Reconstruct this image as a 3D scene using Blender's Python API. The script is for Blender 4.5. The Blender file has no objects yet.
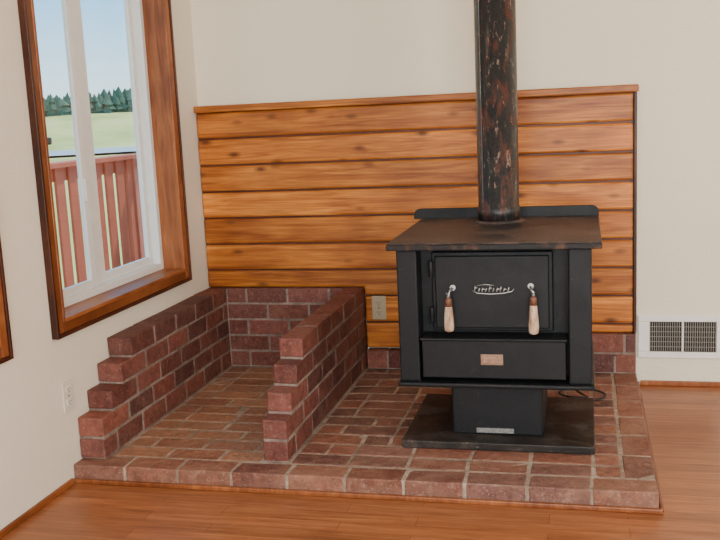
import bpy, bmesh, math, random
from mathutils import Matrix, Vector, noise
random.seed(7)
SC=bpy.context.scene
COL=SC.collection
# ------------------------------------------------------------------ helpers
def link(o,parent=None):
    COL.objects.link(o)
    if parent: o.parent=parent
    return o
def empty(name,loc=(0,0,0)):
    o=bpy.data.objects.new(name,None); o.empty_display_size=.1
    COL.objects.link(o); return o
class MB:
    def __init__(s):
        s.bm=bmesh.new(); s.cl=s.bm.loops.layers.float_color.new("Col")
    def paint(s,faces,col,mi):
        for f in faces:
            f.material_index=mi
            for l in f.loops: l[s.cl]=col
    def box(s,x0,x1,y0,y1,z0,z1,col=(1,1,1,1),mi=0,rot=None,jit=0):
        j=lambda:random.uniform(-jit,jit)
        P=[(x0,y0,z0),(x1,y0,z0),(x1,y1,z0),(x0,y1,z0),(x0,y0,z1),(x1,y0,z1),(x1,y1,z1),(x0,y1,z1)]
        V=[]
        for p in P:
            p=Vector(p)+Vector((j(),j(),j()))
            if rot: p=rot@p
            V.append(s.bm.verts.new(p))
        F=[(0,3,2,1),(4,5,6,7),(0,1,5,4),(1,2,6,5),(2,3,7,6),(3,0,4,7)]
        s.paint([s.bm.faces.new([V[i] for i in f]) for f in F],col,mi)
    def lathe(s,prof,o,n=32,col=(1,1,1,1),mi=0,axis='Z',caps=True,smooth=True):
        rings=[]
        for r,h in prof:
            ring=[]
            for i in range(n):
                a=2*math.pi*i/n; c,q=r*math.cos(a),r*math.sin(a)
                p={'Z':(c,q,h),'Y':(c,h,q),'X':(h,c,q)}[axis]
                ring.append(s.bm.verts.new(Vector(o)+Vector(p)))
            rings.append(ring)
        fs=[]
        for a,b in zip(rings[:-1],rings[1:]):
            for i in range(n):
                fs.append(s.bm.faces.new((a[i],a[(i+1)%n],b[(i+1)%n],b[i])))
        if smooth:
            for f in fs: f.smooth=True
        if caps:
            fs.append(s.bm.faces.new(list(reversed(rings[0])))); fs.append(s.bm.faces.new(rings[-1]))
        s.paint(fs,col,mi)
    def poly(s,pts,ext,col=(1,1,1,1),mi=0):
        a=[s.bm.verts.new(p) for p in pts]; b=[s.bm.verts.new(Vector(p)+Vector(ext)) for p in pts]
        fs=[s.bm.faces.new(a),s.bm.faces.new(list(reversed(b)))]
        n=len(a)
        for i in range(n): fs.append(s.bm.faces.new((a[i],b[i],b[(i+1)%n],a[(i+1)%n])))
        s.paint(fs,col,mi)
    def tube(s,pts,r,n=10,col=(1,1,1,1),mi=0):
        pts=[Vector(p) for p in pts]; rings=[]
        for k,p in enumerate(pts):
            t=(pts[min(k+1,len(pts)-1)]-pts[max(k-1,0)]).normalized()
            up=Vector((0,0,1)) if abs(t.z)<.9 else Vector((1,0,0))
            a=t.cross(up).normalized(); b=t.cross(a)
            rr=r[k] if isinstance(r,(list,tuple)) else r
            rings.append([s.bm.verts.new(p+a*rr*math.cos(2*math.pi*i/n)+b*rr*math.sin(2*math.pi*i/n)) for i in range(n)])
        fs=[]
        for a,b in zip(rings[:-1],rings[1:]):
            for i in range(n): 
                f=s.bm.faces.new((a[i],a[(i+1)%n],b[(i+1)%n],b[i])); f.smooth=True; fs.append(f)
        fs.append(s.bm.faces.new(list(reversed(rings[0])))); fs.append(s.bm.faces.new(rings[-1]))
        s.paint(fs,col,mi)
    def done(s,name,mats,parent=None,bevel=0,seg=2):
        bmesh.ops.recalc_face_normals(s.bm,faces=s.bm.faces)
        me=bpy.data.meshes.new(name); s.bm.to_mesh(me); s.bm.free()
        for m in (mats if isinstance(mats,(list,tuple)) else [mats]): me.materials.append(m)
        o=bpy.data.objects.new(name,me); link(o,parent)
        if bevel:
            b=o.modifiers.new("bevel",'BEVEL'); b.width=bevel; b.segments=seg; b.limit_method='ANGLE'; b.angle_limit=math.radians(40)
        return o
# ------------------------------------------------------------------ material helpers
class N:
    def __init__(s,name):
        s.m=bpy.data.materials.new(name); s.m.use_nodes=True; s.t=s.m.node_tree
        s.b=s.t.nodes["Principled BSDF"]; s.out=s.t.nodes["Material Output"]
    def n(s,t,**k):
        x=s.t.nodes.new(t)
        for a,v in k.items():
            if a in x.inputs: s.set(x.inputs[a],v)
            else: setattr(x,a,v)
        return x
    def set(s,i,v):
        if hasattr(v,"links") or isinstance(v,bpy.types.NodeSocket): s.t.links.new(v,i)
        else: i.default_value=v
    def coords(s,scale=(1,1,1),rot=(0,0,0)):
        tc=s.n("ShaderNodeTexCoord"); mp=s.n("ShaderNodeMapping")
        s.t.links.new(tc.outputs["Object"],mp.inputs[0]); mp.inputs["Scale"].default_value=scale; mp.inputs["Rotation"].default_value=rot
        return mp.outputs[0]
    def noise(s,vec,scale,detail=4,rough=.55,dist=0):
        x=s.n("ShaderNodeTexNoise"); s.t.links.new(vec,x.inputs["Vector"])
        x.inputs["Scale"].default_value=scale;x.inputs["Detail"].default_value=detail;x.inputs["Roughness"].default_value=rough;x.inputs["Distortion"].default_value=dist
        return x.outputs["Fac"]
    def ramp(s,fac,stops):
        x=s.n("ShaderNodeValToRGB"); s.t.links.new(fac,x.inputs[0]); e=x.color_ramp.elements
        while len(e)<len(stops): e.new(.5)
        for i,(p,c) in enumerate(stops):
            e[i].position=p; e[i].color=(c if len(c)==4 else (*c,1)) if not isinstance(c,(int,float)) else (c,c,c,1)
        return x.outputs[0]
    def mix(s,fac,a,b,bt='MIX'):
        x=s.n("ShaderNodeMix"); x.data_type='RGBA'; x.blend_type=bt
        s.set(x.inputs[0],fac)
        for i,v in ((6,a),(7,b)):
            s.set(x.inputs[i],(*v,1) if isinstance(v,tuple) and len(v)==3 else v)
        return x.outputs[2]
    def math(s,op,a,b=0):
        x=s.n("ShaderNodeMath"); x.operation=op; s.set(x.inputs[0],a); s.set(x.inputs[1],b); return x.outputs[0]
    def attr(s):
        x=s.n("ShaderNodeAttribute"); x.attribute_name="Col"; return x
    def bump(s,h,strength=.3,dist=.003):
        x=s.n("ShaderNodeBump"); s.set(x.inputs["Height"],h); x.inputs["Strength"].default_value=strength; x.inputs["Distance"].default_value=dist
        s.t.links.new(x.outputs[0],s.b.inputs["Normal"])
    def fin(s,col,rough=.5,metal=0,spec=None):
        s.set(s.b.inputs["Base Color"],(*col,1) if isinstance(col,tuple) and len(col)==3 else col)
        s.set(s.b.inputs["Roughness"],rough); s.set(s.b.inputs["Metallic"],metal)
        if spec is not None: s.b.inputs["Specular IOR Level"].default_value=spec
        return s.m
def plain(name,col,rough=.5,metal=0,var=.08,sc=30,bump=0):
    k=N(name); v=k.coords(); f=k.noise(v,sc)
    c=k.mix(f,tuple(x*(1-var) for x in col),tuple(min(1,x*(1+var)) for x in col))
    if bump: k.bump(f,bump,.002)
    return k.fin(c,rough,metal)
def m_wall(name,col):
    k=N(name); v=k.coords(); f=k.noise(v,110,3,.5); g=k.noise(v,1.5,2)
    c=k.mix(g,tuple(x*.96 for x in col),tuple(min(1,x*1.02) for x in col)); k.bump(f,.55,.004)
    return k.fin(c,.75,0,.25)
M_WB=m_wall("wall_paint_back",(.88,.80,.64)); M_WL=m_wall("wall_paint_left_shaded",(.80,.725,.60))  # left wall colour lowered to paint in its dimmer light
M_CEIL=m_wall("ceiling_paint",(.88,.85,.78))
def m_wood(name,base,dark,light,scale=(1.2,14,22),knots=True,rough=.42,kscale=(5.5,1,13),lo=(.60,.51,.44)):
    k=N(name); a=k.attr()
    tc=k.n("ShaderNodeTexCoord"); add=k.n("ShaderNodeVectorMath",operation='ADD'); k.t.links.new(tc.outputs["Object"],add.inputs[0])
    sc=k.n("ShaderNodeVectorMath",operation='SCALE'); k.t.links.new(a.outputs["Color"],sc.inputs[0]); sc.inputs["Scale"].default_value=9
    k.t.links.new(sc.outputs[0],add.inputs[1])
    def mp(s):
        m=k.n("ShaderNodeMapping"); k.t.links.new(add.outputs[0],m.inputs[0]); m.inputs["Scale"].default_value=s; return m.outputs[0]
    f=k.noise(mp(scale),1.6,5,.6,1.2); f2=k.noise(mp(tuple(x*3 for x in scale)),2,3,.6)
    f3=k.noise(mp((1.6,1,2.5)),1.6,2,.5)
    c=k.ramp(f,[(.30,dark),(.48,base),(.68,light)])
    c=k.mix(k.ramp(f2,[(.35,0.0),(.7,.55)]),c,dark)
    c=k.mix(1.0,c,k.ramp(f3,[(.3,(.66,.58,.50)),(.7,(1.25,1.25,1.25))]),'MULTIPLY')
    sep=k.n("ShaderNodeSeparateColor"); k.t.links.new(a.outputs["Color"],sep.inputs[0])
    c=k.mix(1.0,c,k.ramp(sep.outputs[0],[(0,lo),(1,(1.25,1.2,1.16))]),'MULTIPLY')
    if knots:
        vo=k.n("ShaderNodeTexVoronoi"); k.t.links.new(mp(kscale),vo.inputs["Vector"]); vo.inputs["Scale"].default_value=1.0
        kn=k.ramp(vo.outputs["Distance"],[(.06,.9),(.11,.6),(.22,0.0)])
        c=k.mix(kn,c,tuple(x*.35 for x in dark))
    k.bump(f2,.12,.001)
    return k.fin(c,rough,0,.4)
M_PINE=m_wood("knotty_pine",(.50,.170,.022),(.24,.062,.008),(.72,.295,.052))
M_TRIM=m_wood("stained_window_trim",(.29,.098,.030),(.15,.040,.012),(.39,.145,.045),scale=(14,1.5,1.5),knots=False)
M_TRIMD=m_wood("dark_trim_edge",(.08,.020,.008),(.04,.011,.005),(.12,.034,.012),scale=(2,2,2),knots=False)
def m_brick(name,dust,dustcol,speck=.35):
    k=N(name); a=k.attr(); v=k.coords()
    f=k.noise(v,35,5,.65); g=k.noise(v,6,6,.7); h=k.noise(v,110,4,.75); w=k.noise(v,16,6,.75,.5)
    c=k.mix(1.0,a.outputs["Color"],k.ramp(f,[(.3,(.55,.52,.52)),(.7,(1.35,1.3,1.25))]),'MULTIPLY')
    c=k.mix(k.math('MULTIPLY',k.ramp(g,[(.36,0.0),(.66,1.0)]),dust),c,dustcol)
    c=k.mix(k.math('MULTIPLY',k.ramp(w,[(.56,0.0),(.68,1.0)]),dust*.8),c,tuple(x*1.35 for x in dustcol))
    c=k.mix(k.math('MULTIPLY',k.ramp(h,[(.57,0.0),(.68,1.0)]),speck),c,(.50,.39,.32))
    k.bump(f,.8,.007)
    return k.fin(c,.62,0,.3)
M_BRW=m_brick("brick_wall_face",.28,(.25,.13,.095),.3); M_BRF=m_brick("brick_hearth_face",.62,(.34,.190,.125),.45)
def m_mortar(name,a,b_):
    k=N(name); v=k.coords(); f=k.noise(v,60,4,.7); g=k.noise(v,7,4,.65)
    c=k.ramp(f,[(.3,a),(.7,b_)]); c=k.mix(1.0,c,k.ramp(g,[(.35,(.6,.56,.52)),(.65,(1.1,1.1,1.1))]),'MULTIPLY')
    k.bump(f,.6,.004); return k.fin(c,.9,0,.2)
M_MOR=m_mortar("mortar",(.21,.16,.135),(.37,.295,.25)); M_MORF=m_mortar("mortar_floor",(.29,.215,.16),(.52,.42,.34))
def m_iron(name,base=(.0045,.0052,.0062),rough=.42,rust=.0,speck=.45,rs=9,rc1=(.08,.028,.014),rc2=(.20,.11,.07),spec=.3,lo=.56):
    k=N(name); v=k.coords(); f=k.noise(v,90,4,.7); g=k.noise(v,rs,6,.7,.4); h=k.noise(v,55,5,.75); w=k.noise(v,13,7,.8,.6)
    c=k.ramp(f,[(.3,base),(.75,tuple(x*2.2 for x in base))])
    c=k.mix(k.ramp(w,[(.60,0.0),(.70,.5)]),c,(.045,.034,.028))
    if rust:
        r=k.ramp(g,[(lo-rust*.12,0.0),(lo+.10,1.0)])
        c=k.mix(k.math('MULTIPLY',r,min(1,.5+rust*.5)),c,k.ramp(f,[(.35,rc1),(.7,rc2)]))
    c=k.mix(k.math('MULTIPLY',k.ramp(h,[(.665,0.0),(.73,1.0)]),speck),c,(.26,.22,.19))
    k.bump(f,.15,.002)
    return k.fin(c,k.ramp(g,[(.3,rough-.08),(.7,rough+.2)]),0,spec)
M_IRON=m_iron("black_stove_iron"); M_TOP=m_iron("rusty_stove_top",(.016,.014,.014),rough=.42,rust=.9,speck=.8,rs=4.5,rc1=(.06,.034,.025),rc2=(.20,.135,.105),lo=.545)
M_EDGE=m_iron("worn_top_edge",(.006,.006,.006),.45,.35,.5,14)
M_BASEP=m_iron("dusty_base_plate",(.012,.010,.009),.45,.75,.9,7,(.035,.026,.021),(.15,.115,.095),.3,.56)
def m_pipe():
    k=N("stovepipe_metal"); f=k.noise(k.coords((14,14,1.5)),3,5,.7,.5); g=k.noise(k.coords((6,6,2)),4,6,.75,.8); h=k.noise(k.coords(),80,3,.7)
    d=k.noise(k.coords((34,34,12)),1.6,6,.8,.6)
    c=k.ramp(h,[(.3,(.004,.006,.008)),(.8,(.018,.023,.025))])
    c=k.mix(k.ramp(g,[(.50,0.0),(.60,.85)]),c,(.095,.028,.016))
    c=k.mix(k.ramp(f,[(.58,0.0),(.69,.5)]),c,(.15,.16,.14))
    c=k.mix(k.ramp(d,[(.58,0.0),(.635,.85)]),c,(.30,.20,.155))
    k.bump(g,.3,.003)
    return k.fin(c,k.ramp(g,[(.4,.28),(.65,.6)]),0,.5)
M_PIPE=m_pipe()
M_SILVER=plain("brushed_silver",(.50,.50,.48),.35,.85); M_BRASS=plain("worn_bronze",(.34,.21,.14),.4,.5,.8,110)
M_LABEL=plain("worn_label",(.22,.22,.21),.5,.3,.95,160)
M_HANDLE=m_wood("worn_handle_wood",(.56,.42,.31),(.22,.11,.06),(.80,.69,.56),scale=(22,22,5),knots=False,rough=.6)
M_HTOP=plain("handle_ferrule_brown",(.17,.07,.035),.5,.1,.4,80)
M_WHITE=plain("white_vinyl",(.80,.80,.78),.35); M_METALW=plain("white_enamel",(.88,.86,.82),.4)
M_IVORY=plain("ivory_plastic",(.46,.38,.25),.4); M_ALM=plain("almond_plastic",(.72,.66,.56),.4)
M_DARK=plain("dark_slot",(.015,.014,.013),.7); M_RUBBER=plain("black_rubber",(.015,.015,.015),.5)
def m_glass():
    k=N("window_glass"); t=k.t
    tr=k.n("ShaderNodeBsdfTransparent"); gl=k.n("ShaderNodeBsdfGlossy"); gl.inputs["Roughness"].default_value=.02
    mx=k.n("ShaderNodeMixShader"); mx.inputs[0].default_value=.04
    t.links.new(tr.outputs[0],mx.inputs[1]); t.links.new(gl.outputs[0],mx.inputs[2]); t.links.new(mx.outputs[0],k.out.inputs[0]); return k.m
M_GLASS=m_glass()
def m_floor():
    k=N("laminate_floor"); v=k.coords()
    br=k.n("ShaderNodeTexBrick"); k.t.links.new(v,br.inputs["Vector"])
    br.offset=.37; br.inputs["Scale"].default_value=1; br.inputs["Brick Width"].default_value=.62; br.inputs["Row Height"].default_value=.066
    br.inputs["Mortar Size"].default_value=.0010; br.inputs["Mortar Smooth"].default_value=.2; br.inputs["Bias"].default_value=0
    br.inputs["Color1"].default_value=(.86,.84,.82,1); br.inputs["Color2"].default_value=(1.12,1.10,1.08,1); br.inputs["Mortar"].default_value=(.5,.42,.36,1)
    f=k.noise(k.coords((1.6,26,1)),2.2,6,.62,1.0)
    c=k.ramp(f,[(.28,(.21,.068,.023)),(.5,(.33,.117,.042)),(.72,(.44,.178,.072))])
    c=k.mix(1.0,c,br.outputs["Color"],'MULTIPLY'); k.bump(f,.04,.001)
    return k.fin(c,.33,0,.4)
M_FLOOR=m_floor()
# ------------------------------------------------------------------ camera
q=(1.7416,-4.0983,1.2233,.1662,-.0467,.2408,933.9)
cd=bpy.data.cameras.new("camera"); cam=bpy.data.objects.new("camera",cd); COL.objects.link(cam)
R=Matrix.Rotation(q[5],4,'Z')@Matrix.Rotation(math.pi/2-q[3],4,'X')@Matrix.Rotation(q[4],4,'Z')
cam.matrix_world=Matrix.Translation(q[:3])@R
cd.sensor_width=36; cd.lens=q[6]/720*36; cd.clip_start=.05; cd.clip_end=600
SC.camera=cam
# ------------------------------------------------------------------ room shell
RX=4.6; RY=-6.2; CH=2.45
b=MB(); b.box(-.14,RX+.14,RY-.14,.14,-.08,0); b.done("floor",M_FLOOR)
b=MB(); b.box(-.9,RX+.3,RY-.3,.3,CH,CH+.1); b.done("ceiling",M_CEIL)
b=MB(); b.box(-.14,RX+.14,0,.14,0,CH); b.done("wall_back",M_WB)
def wall_with_openings(name,mat,ops):   # left wall in y
    b=MB(); ys=sorted({RY-.14,0.0}|{o[0] for o in ops}|{o[1] for o in ops})
    for y0,y1 in zip(ys[:-1],ys[1:]):
        op=[o for o in ops if o[0]<=y0 and o[1]>=y1]
        if op:
            b.box(-.14,0,y0,y1,0,op[0][2]); b.box(-.14,0,y0,y1,op[0][3],CH)
        else: b.box(-.14,0,y0,y1,0,CH)
    return b.done(name,mat)
W1=(-1.330,-.315,.570,2.02); W2=(-2.75,-1.680,.575,2.02)
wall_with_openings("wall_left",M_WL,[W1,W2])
b=MB(); b.box(RX,RX+.14,RY,0,0,CH); b.done("wall_right",M_WB)
# front wall (behind camera) with a wide open gap, added to let sky light in
b=MB(); b.box(0,.6,RY-.14,RY,0,CH); b.box(RX-.6,RX,RY-.14,RY,0,CH); b.box(.6,RX-.6,RY-.14,RY,2.15,CH); b.box(.6,RX-.6,RY-.14,RY,0,.35); b.done("wall_front",M_WB)
# ------------------------------------------------------------------ windows
def window(name,W):
    y0,y1,z0,z1=W; e=empty(name)
    rc=lambda:(random.random(),random.random(),random.random(),1)
    b=MB(); cw=.036
    b.box(-.004,.020,y0-cw,y0,z0-cw,z1+cw,rc()); b.box(-.004,.020,y1,y1+cw,z0-cw,z1+cw,rc())
    b.box(-.004,.0195,y0,y1,z0-cw,z0,rc()); b.box(-.004,.0195,y0,y1,z1,z1+cw,rc())
    b.done("casing",M_TRIM,e,.004)
    b=MB(); d=.012
    b.box(.0,.026,y0-cw-d,y0-cw,z0-cw-d,z1+cw+d,rc()); b.box(0,.026,y1+cw,y1+cw+d,z0-cw-d,z1+cw+d,rc())
    b.box(0,.026,y0-cw,y1+cw,z0-cw-d,z0-cw,rc()); b.box(0,.026,y0-cw,y1+cw,z1+cw,z1+cw+d,rc())
    b.done("casing_edge",M_TRIMD,e,.002)
    b=MB(); t=.014
    b.box(-.085,.022,y0,y0+t,z0,z1,rc()); b.box(-.085,.022,y1-t,y1,z0,z1,rc()); b.box(-.085,.024,y0+t,y1-t,z0,z0+t,rc()); b.box(-.085,.022,y0+t,y1-t,z1-t,z1,rc())
    b.done("jamb",M_TRIM,e,.003)
    ya,yb,za,zb=y0+t,y1-t,z0+t,z1-t
    b=MB(); f=.028
    b.box(-.14,-.078,ya,ya+f,za,zb); b.box(-.14,-.078,yb-f,yb,za,zb); b.box(-.14,-.078,ya+f,yb-f,za,za+f); b.box(-.14,-.078,ya+f,yb-f,zb-f,zb)
    b.box(-.112,-.108,ya+f,yb-f,za+f,za+f+.014)
    b.done("vinyl_frame",M_WHITE,e,.003)
    ym=(ya+yb)/2-.06; s=.034
    b=MB()
    ra=ym-.01; lb=ym+.045
    for (p,r,xa,xb,s1,s2) in ((ya+f,ra,-.104,-.086,s,.045),(lb,yb-f,-.134,-.114,.06,s)):
        b.box(xa,xb,p,p+s1,za+f,zb-f); b.box(xa,xb,r-s2,r,za+f,zb-f); b.box(xa,xb,p+s1,r-s2,za+f,za+f+s); b.box(xa,xb,p+s1,r-s2,zb-f-s,zb-f)
    b.box(-.113,-.105,ra-.012,lb+.012,za+f,zb-f)
    b.done("sashes",M_WHITE,e,.003)
    b=MB()
    b.box(-.097,-.094,ya+f+s,ra-.045,za+f+s,zb-f-s); b.box(-.126,-.123,lb+.06,yb-f-s,za+f+s,zb-f-s)
    b.done("glass",M_GLASS,e)
    b=MB(); b.box(-.086,-.078,ra-.04,ra-.02,(za+zb)/2-.35,(za+zb)/2-.27); b.done("latch",M_WHITE,e,.002)
window("window_1",W1); window("window_2",W2)
# ------------------------------------------------------------------ trim / baseboards
rc=lambda:(random.random(),random.random(),random.random(),1)
b=MB(); b.box(0,.012,RY,-1.345,0,.022,rc()); b.done("baseboard_left",M_TRIM,None,.004)
b=MB(); b.box(1.97,RX,-.012,0,0,.022,rc()); b.done("baseboard_back",M_TRIM,None,.004)
b=MB(); b.box(0.012,1.962,-1.345,-1.3325,0,.016,rc()); b.box(1.9525,1.965,-1.331,0,0,.016,rc()); b.done("trim_hearth",M_TRIM,None,.004)
# ------------------------------------------------------------------ brick hearth
H=.063; HW=1.95; HD=1.33; CR=.0757
hearth=empty("brick_hearth"); bin_=empty("brick_firewood_bin"); splash=empty("brick_backsplash")
def bc(kind):
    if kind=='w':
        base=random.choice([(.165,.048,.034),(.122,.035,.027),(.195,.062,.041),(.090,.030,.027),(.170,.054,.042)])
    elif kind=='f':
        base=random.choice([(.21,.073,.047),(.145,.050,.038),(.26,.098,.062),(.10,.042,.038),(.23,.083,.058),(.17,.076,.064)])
    else:
        base=random.choice([(.29,.130,.068),(.25,.100,.055),(.33,.160,.090),(.21,.080,.050)])
    j=random.uniform(.80,1.2); return tuple(min(1,x*j) for x in base)+(1,)
J=.0085
b=MB(); mo=MB()
mo.box(.003,HW-.003,-HD+.003,-.001,.0,H-.0014)
x=0; 
while x<HW-.02:
    x1=min(x+.195,HW)
    if HW-x1<.05: x1=HW
    b.box(x+J/2 if x>0 else 0.001,x1-(J/2 if x1<HW else 0),-HD,-HD+.1-J/2,.002,H,bc('f'),jit=.0018); x=x1
y=-HD+.1
while y<-.02:
    y1=min(y+.2,-.001)
    if -y1<.06:y1=-.001
    b.box(HW-.1+J/2,HW,y+J/2,y1-J/2,.002,H,bc('f'),jit=.0018); y=y1
def field(x0,x1,y0,y1,kind,rows):
    rh=(y1-y0)/rows
    for r in range(rows):
        ya,yb=y0+r*rh,y0+(r+1)*rh; x=x0; first=True
        while x<x1-.01:
            L=.2 if not(first and r%2) else .1
            if random.random()<.22: L=.1
            xe=min(x+L,x1)
            if x1-xe<.045: xe=x1
            b.box(x+J/2,xe-J/2,ya+J/2,yb-J/2,.01,H,bc(kind),jit=.0018); x=xe; first=False
field(.10,.67,-HD+.1,-.06,'b',12)
field(.76,HW-.1,-HD+.1,-.02,'f',12)
b.done("platform_bricks",M_BRF,hearth,.005); mo.done("platform_mortar",M_MORF,hearth)
def stepped(name,x0,x1,fronts,back=-.002):
    b=MB(); m=MB()
    for i,f in enumerate(fronts):
        z0=H+i*CR; z1=z0+CR
        y=f; k=0
        while y<back-.01:
            L=.2
            if k==0 and (i==0): L=.1
            ye=min(y+L,back)
            if back-ye<.05: ye=back
            b.box(x0,x1,y+(J/2 if k else 0),ye-J/2,z0+(J*.9 if i else .005),z1,bc('w'),jit=.0018); y=ye; k+=1
        m.box(x0+.0018,x1-.0018,f+.003,back,z0-(.001 if i else -.003),z1-.002)
    b.done(name+"_bricks",M_BRW,bin_,.005); m.done(name+"_mortar",M_MOR,bin_)
stepped("side_wall",.001,.098,[-1.275,-1.275,-1.195,-1.11,-1.02])
stepped("partition",.67,.757,[-1.232,-1.232,-1.165,-1.085,-1.005])
b=MB(); m=MB()
for i in range(5):
    z0=H+i*CR; x=.098; k=0
    while x<.67-.01:
        L=.2 if (k or i%2) else .1
        xe=min(x+L,.67)
        if .67-xe<.05: xe=.67
        b.box(x+J/2,xe-J/2,-.06,-.002,z0+J*.9,z0+CR,bc('w'),jit=.001); x=xe;k+=1
m.box(.095,.672,-.058,-.002,H+.003,H+5*CR-.003)
b.done("back_wall_bricks",M_BRW,bin_,.004); m.done("back_wall_mortar",M_MOR,bin_)
b=MB(); m=MB()
def strip(xa,xb,z0,z1,off):
    x=xa;k=0
    while x<xb-.01:
        L=.2 if (k or not off) else .1
        xe=min(x+L,xb)
        if xb-xe<.05: xe=xb
        b.box(x+J/2,xe-J/2,-.06,-.002,z0+J*.8,z1,bc('w'),jit=.001); x=xe;k+=1
strip(.76,HW,H,H+.0885,1); strip(1.70,HW,H+.0885,H+.177,0)
m.box(.765,HW-.003,-.058,-.002,H+.003,H+.0855); m.box(1.703,HW-.003,-.058,-.002,H+.08,H+.174)
b.done("backsplash_bricks",M_BRW,splash,.004); m.done("backsplash_mortar",M_MOR,splash)
# ------------------------------------------------------------------ pine wall panel
panel=empty("wood_wall_panel"); b=MB()
zs=[.1575+.1225*i for i in range(10)]; ZB=H+5*CR+.002
tones=[.7,.95,.45,.8,.6,1.0,.5,.85,.45]
for i in range(9):
    z0,z1=zs[i]+.004,zs[i+1]-.004; col=(tones[i],random.random(),random.random(),1)
    xa=.002; xb=HW-.014; Y=-.04
    if i==0:
        P=[(.762,z0),(1.699,z0),(1.699,H+.178),(xb,H+.178),(xb,z1),(.762,z1)]
    elif z1<ZB: P=[(.762,z0),(xb,z0),(xb,z1),(.762,z1)]
    elif z0<ZB: P=[(.762,z0),(xb,z0),(xb,z1),(xa,z1),(xa,ZB),(.762,ZB)]
    else: P=[(xa,z0),(xb,z0),(xb,z1),(xa,z1)]
    b.poly([(x,Y,z) for x,z in P],(0,.037,0),col)
b.done("boards",M_PINE,panel,.009,2)
b=MB(); b.box(.763,1.7,-.028,-.002,.16,1.262); b.box(.002,.763,-.028,-.002,ZB+.001,1.262); b.box(1.7,HW-.012,-.028,-.002,H+.18,1.262); b.done("groove_backing",M_TRIMD,panel)
b=MB(); b.box(.002,HW+.006,-.062,-.002,1.258,1.288,(.3,.4,.2,1)); b.done("cap_rail",M_PINE,panel,.005)
b=MB(); b.box(HW-.013,HW,-.045,-.002,H+.178,1.257,(.5,.4,.2,1)); b.done("edge_trim",M_TRIMD,panel,.003)
# ------------------------------------------------------------------ outlets & vent
def outlet(name,mat,T):
    e=empty(name)
    b=MB(); b.box(-.033,.033,-.006,0,-.055,.055,rot=T); b.done("plate",mat,e,.003,3)
    b=MB()
    for s in(-1,1):
        pts=[T@Vector((.017*math.cos(a)*1.0,-.009,s*.022+.0145*max(-.8,min(.8,math.sin(a)*1.1)))) for a in [2*math.pi*i/20 for i in range(20)]]
        d=T.to_3x3()@Vector((0,.004,0)); b.poly(pts,d)
    b.done("receptacles",mat,e)
    b=MB()
    for s in(-1,1):
        for dx,h in((-.007,.007),(.006,.0055)): b.box(dx-.0012,dx+.0012,-.0096,-.0085,s*.022-h/2+.003,s*.022+h/2+.003,rot=T)
        b.box(-.002,.002,-.0096,-.0085,s*.022-.009,s*.022-.005,rot=T)
    b.box(-.0025,.0025,-.0075,-.0055,-.0025,.0025,rot=T)
    b.done("slots",M_DARK,e)
outlet("outlet_cover",M_IVORY,Matrix.Translation((.827,-.04,.348)))
outlet("outlet_cover",M_ALM,Matrix.Translation((0,-1.32,.31))@Matrix.Rotation(math.pi/2,4,'Z'))
v=empty("wall_vent"); b=MB(); xa,xb,za,zb=1.958,2.325,.124,.312
fr=.028
b.box(xa,xb,-.012,0,za,za+fr); b.box(xa,xb,-.012,0,zb-fr,zb); b.box(xa,xa+fr+.02,-.012,0,za+fr,zb-fr); b.box(xb-fr-.02,xb,-.012,0,za+fr,zb-fr)
xm=(xa+xb)/2; b.box(xm-.004,xm+.004,-.012,0,za+fr,zb-fr)
b.done("frame",M_METALW,v,.004,3)
b=MB(); b.box(xa+fr,xb-fr,-.002,0,za+fr,zb-fr); b.done("duct_dark",M_DARK,v)
b=MB(); n=30
for i in range(n):
    x=xa+fr+.022+(xb-xa-2*fr-.044)*i/(n-1)
    b.box(x-.0011,x+.0011,-.010,-.002,za+fr,zb-fr)
for i in range(1,6):
    z=za+fr+(zb-za-2*fr)*i/6; b.box(xa+fr,xb-fr,-.009,-.007,z-.0010,z+.0010)
b.done("louvers",plain("vent_fin",(.30,.28,.24),.5),v)
# ------------------------------------------------------------------ wood stove
st=empty("wood_stove")
b=MB(); b.box(1.112,1.768,-1.045,-.50,H+.003,H+.030); b.done("base_plate",M_BASEP,st,.004)
b=MB(); b.box(1.280,1.595,-.96,-.58,H+.028,.295); b.done("pedestal",M_IRON,st,.008,3)
b=MB(); b.box(1.365,1.495,-.963,-.959,.100,.118); b.done("pedestal_label",M_LABEL,st,.002)
b=MB()
b.box(1.112,1.768,-1.065,-.45,.292,.308)
b.box(1.140,1.740,-.955,-.45,.306,.762)
b.box(1.118,1.188,-1.045,-.93,.306,.762); b.box(1.685,1.760,-1.045,-.93,.306,.762)
b.box(1.12,1.145,-.93,-.45,.32,.75); b.box(1.735,1.757,-.93,-.45,.32,.75)
b.done("firebox",M_IRON,st,.006,3)
b=MB(); b.box(1.197,1.676,-1.05,-.95,.322,.452); b.box(1.192,1.681,-1.058,-.95,.452,.462)
b.done("ash_drawer_front",M_IRON,st,.004)
b=MB(); b.box(1.396,1.471,-1.055,-1.049,.371,.408); b.box(1.402,1.465,-1.058,-1.054,.377,.402); b.done("draft_plate",M_BRASS,st,.003)
b=MB(); b.box(1.228,1.635,-.985,-.955,.472,.745)
b.box(1.241,1.622,-1.0,-.984,.484,.733)
b.done("door",M_IRON,st,.005,3)
b=MB()
for z in(.53,.69): b.lathe([(.008,z-.028),(.008,z+.028)],(1.228,-1.0,0),16)
b.done("door_hinges",M_IRON,st,.002)
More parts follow.
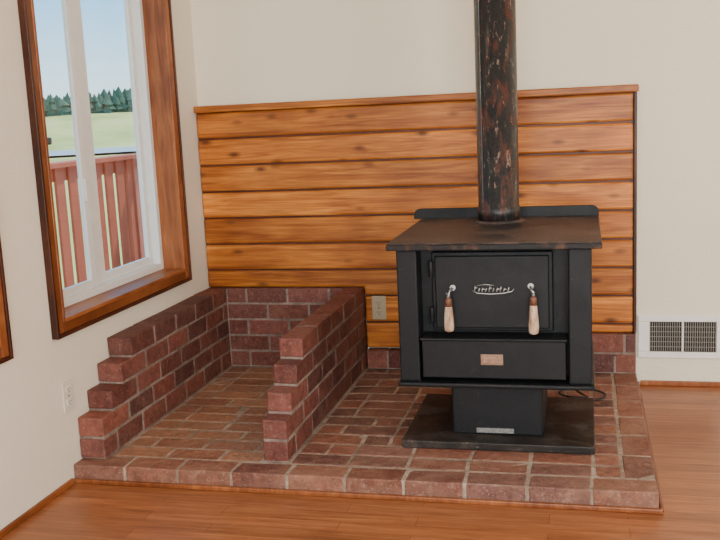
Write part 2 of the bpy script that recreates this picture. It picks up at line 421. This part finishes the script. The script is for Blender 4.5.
# raised ornamental nameplate: scrolled line work with upright strokes
b=MB()
b.tube([(1.368,-1.004,.616),(1.385,-1.004,.607),(1.43,-1.004,.604),(1.475,-1.004,.607),(1.50,-1.004,.613),(1.508,-1.004,.622)],[.0012,.0022,.0026,.0026,.002,.001],6)
for i,(x,h) in enumerate(((1.375,.020),(1.389,.012),(1.400,.013),(1.412,.012),(1.424,.018),(1.437,.012),(1.449,.013),(1.461,.018),(1.473,.012),(1.487,.015))):
    b.tube([(x,-1.004,.612),(x+.004,-1.004,.612+h)],.0022,6)
    if i%2==0: b.tube([(x,-1.004,.612+h*.6),(x+.010,-1.004,.612+h*.7)],.0018,6)
b.tube([(1.385,-1.004,.633),(1.41,-1.004,.637),(1.44,-1.004,.634)],.0015,6)
b.done("emblem",M_SILVER,st)
def handle(x,z0,z1,lean):
    b=MB(); L=z1-z0
    b.lathe([(.006,0),(.0145,.004),(.0165,.012),(.0170,.03),(.0155,.055),(.0135,.078),(.0120,L-.03)],(x,-1.045,z0),20,(.8,.5,.7,1)); b.done("handle_grip",M_HANDLE,st)
    b=MB(); b.lathe([(.0122,L-.03),(.0118,L-.012),(.0105,L-.004),(.006,L)],(x,-1.045,z0),20); b.done("handle_ferrule",M_HTOP,st)
    b=MB(); b.tube([(x,-1.045,z1-.005),(x,-1.045,z1+.012),(x+lean*.006,-1.042,z1+.022),(x+lean*.010,-1.025,z1+.026),(x+lean*.010,-.995,z1+.026)],.0045,10)
    b.lathe([(.010,-1.006),(.010,-.998)],(x+lean*.010,0,z1+.026),16,axis='Y')
    b.tube([(x+.0065*math.cos(a*1.3),-1.045+.0065*math.sin(a*1.3),z1-.002+a*.0010) for a in range(18)],.0012,5)
    b.done("handle_hook",M_SILVER,st)
handle(1.292,.482,.60,1); handle(1.573,.476,.605,-1)
# top
b=MB(); b.box(1.095,1.79,-1.085,-.37,.785,.790); b.done("top_plate",M_TOP,st,.002)
b=MB(); b.box(1.093,1.792,-1.087,-.368,.766,.785); b.done("top_plate_edge",M_EDGE,st,.003)
b=MB(); r=.028; RL,RR=1.062,1.792; P=[(RL,-.37,.788)]
for i in range(7):
    a=math.pi-math.pi/2*i/6; P.append((RL+r+r*math.cos(a),-.37,.802+r*math.sin(a)))
for i in range(7):
    a=math.pi/2-math.pi/2*i/6; P.append((RR-r+r*math.cos(a),-.37,.802+r*math.sin(a)))
P.append((RR,-.37,.788)); b.poly(P,(0,.012,0)); b.done("back_riser",M_IRON,st,.002)
PX=1.42; pr=.077
b=MB(); b.lathe([(.096,.790),(.096,.794),(.085,.797),(.083,.800)],(PX,-.52,0),40); b.done("flue_collar",M_TOP,st)
b=MB()
b.lathe([(pr+.003,.8005),(pr+.003,.85),(pr,.852),(pr,CH-.002)],(PX,-.52,0),48)
b.box(PX-.055,PX-.051,-.52-pr+.018,-.52-pr+.024,.87,CH-.01)
b.done("stovepipe",M_PIPE)
# power cord
b=MB(); pts=[]
for i in range(60):
    t=i/59; a=-2.2+t*7.2; rr=.075-.012*t
    pts.append((1.72+rr*1.3*math.cos(a),-.40+rr*math.sin(a),H+.007+.012*t))
pts+= [(1.68-.002*i,-.34+.02*i*.5,H+.02) for i in range(1,6)]
b.tube(pts,.0042,8); b.done("power_cord",M_RUBBER)
# ------------------------------------------------------------------ exterior
def simple(name,col,rough=.8,sc=2,var=.3):
    return plain(name,col,rough,0,var,sc)
M_RED=simple("red_stained_wood",(.46,.095,.045),.7,6,.25); M_DECK=simple("weathered_deck",(.50,.48,.46),.8,5,.2)
k=N("field_grass"); vv=k.coords(); f=k.noise(vv,.12,5,.6); g=k.noise(vv,3,4)
gc=k.ramp(f,[(.35,(.42,.38,.09)),(.55,(.68,.57,.18)),(.7,(.76,.62,.26))]); gc=k.mix(k.math('MULTIPLY',g,.4),gc,(.36,.40,.10)); M_GR=k.fin(gc,.9)
M_ROAD=simple("asphalt",(.40,.40,.41),.85,1,.1); M_TREE=simple("conifer_foliage_hazy",(.085,.135,.075),.9,.5,.5)  # distance haze is mixed into the lighter foliage colour
def gz(x,y):
    d=math.hypot(x,y+4)
    return -.75+min(3.3,max(0,(d-84))*.15)+ .15*noise.noise(Vector((x*.03,y*.03,0)))
b=MB(); grid={}
xs=[-170+i*5 for i in range(34)]+[-.6]; ysx=[-90+i*6 for i in range(45)]
for i,x in enumerate(xs):
    for j,y in enumerate(ysx): grid[i,j]=b.bm.verts.new((x,y,gz(x,y) if x<-5 else -.75))
for i in range(len(xs)-1):
    for j in range(len(ysx)-1):
        f_=b.bm.faces.new((grid[i,j],grid[i+1,j],grid[i+1,j+1],grid[i,j+1])); f_.smooth=True
b.done("ground_field",M_GR)
b=MB()
prev=None
for s in range(25):
    p=Vector((-85,32)).lerp(Vector((12,84)),s/24)
    n_=Vector((-.47,.88)); cur=[b.bm.verts.new((p.x+n_.x*u_,p.y+n_.y*u_,gz(p.x+n_.x*u_,p.y+n_.y*u_)+.15)) for u_ in(-7,7)]
    if prev: b.bm.faces.new((prev[0],prev[1],cur[1],cur[0]))
    prev=cur
b.done("road",M_ROAD)
b=MB()
for i in range(1500):
    a=random.uniform(.25,1.45); d=random.uniform(106,118); x=-d*math.cos(a); y=d*math.sin(a)-4
    tall=1+max(0,(a-1.02))*3.4
    h=random.uniform(1.2,2.5)*min(tall,2.1); z=gz(x,y)-.3; w_=random.uniform(.5,1.15)
    for L_,(zb_,zt_,rr) in enumerate(((0,.7,1),(.3,.9,.85),(.6,1.02,.65))):
        top=b.bm.verts.new((x+random.uniform(-.2,.2),y,z+h*zt_)); ring=[]
        for s in range(7):
            aa=2*math.pi*s/7; r2=w_*rr*random.uniform(.7,1.25)
            ring.append(b.bm.verts.new((x+r2*math.cos(aa),y+r2*math.sin(aa),z+h*zb_+random.uniform(-.15,.15))))
        for s in range(7): b.bm.faces.new((ring[s],ring[(s+1)%7],top))
b.done("tree_line",M_TREE)
mbx=empty("mailbox"); gx,gy=-30,47
b=MB(); b.box(gx-.06,gx+.06,gy-.06,gy+.06,gz(gx,gy)-.1,.2); b.done("post",M_DARK,mbx); b=MB(); b.box(gx-.28,gx+.28,gy-.28,gy+.28,.2,.65); b.done("box",M_DARK,mbx,.1,3)
b=MB(); y=-4.0
while y<2.6:
    b.box(-1.75,-.15,y,y+.135,-.09,-.05); y+=.142
b.box(-1.74,-.16,-4,2.6,-.2,-.09); b.box(-1.70,-1.6,-4,-3.9,-.78,-.2); b.box(-1.70,-1.6,2.4,2.5,-.78,-.2)
b.done("deck",M_DECK)
rl=empty("deck_railing"); b=MB()
b.box(-1.72,-1.58,-4,2.6,.96,.995); b.box(-1.665,-1.635,-4,2.55,.87,.96); b.box(-1.665,-1.635,-4,2.55,.04,.12)
b.box(-1.60,-.15,2.5,2.6,.96,.995); b.box(-1.6,-.15,2.53,2.56,.87,.96); b.box(-1.6,-.15,2.53,2.56,.04,.12)
b.done("rails",M_RED,rl,.004)
b=MB(); y=-3.9
while y<2.45: b.box(-1.635,-1.615,y,y+.105,.02,.96); y+=.165
x=-1.5
while x<-.25: b.box(x,x+.09,2.51,2.53,.02,.96); x+=.105
for y in(-3.95,-1.3,2.5): b.box(-1.70,-1.60,y-.05,y+.05,-.05,.96)
b.done("balusters",M_RED,rl,.004)
# ------------------------------------------------------------------ lights
w=bpy.data.worlds.new("world"); SC.world=w; w.use_nodes=True; t=w.node_tree; bg=t.nodes["Background"]
tc=t.nodes.new("ShaderNodeTexCoord"); sp=t.nodes.new("ShaderNodeSeparateXYZ"); rp=t.nodes.new("ShaderNodeValToRGB")
t.links.new(tc.outputs["Generated"],sp.inputs[0]); t.links.new(sp.outputs[2],rp.inputs[0]); t.links.new(rp.outputs[0],bg.inputs[0])
e=rp.color_ramp.elements; e[0].position=0.03; e[0].color=(.66,.90,1,1); e[1].position=.15; e[1].color=(.17,.58,1,1)
bg.inputs[1].default_value=2.1
def area(name,loc,tgt,sx,sy,p,col):
    l=bpy.data.lights.new(name,'AREA'); l.shape='RECTANGLE'; l.size=sx; l.size_y=sy; l.energy=p; l.color=col
    o=bpy.data.objects.new(name,l); COL.objects.link(o); o.location=loc
    o.rotation_euler=(Vector(tgt)-Vector(loc)).to_track_quat('-Z','Y').to_euler()
area("front_fill_light",(2.3,RY+.05,1.45),(1.9,0,.7),3.0,1.6,178,(1,.975,.94))  # added fill lamp behind the camera, brightens the interior
area("side_fill_light",(RX-.05,-2.6,1.5),(1.0,-.8,.5),2.2,1.4,90,(1,.965,.92))  # added fill lamp in front of the solid right wall
s=bpy.data.lights.new("sun",'SUN'); s.energy=5; s.angle=.01; s.color=(1,.95,.86); so=bpy.data.objects.new("sun",s); COL.objects.link(so)
so.rotation_euler=Vector((-.25,-.5,-.8)).to_track_quat('-Z','Y').to_euler(); so.location=(0,0,20)
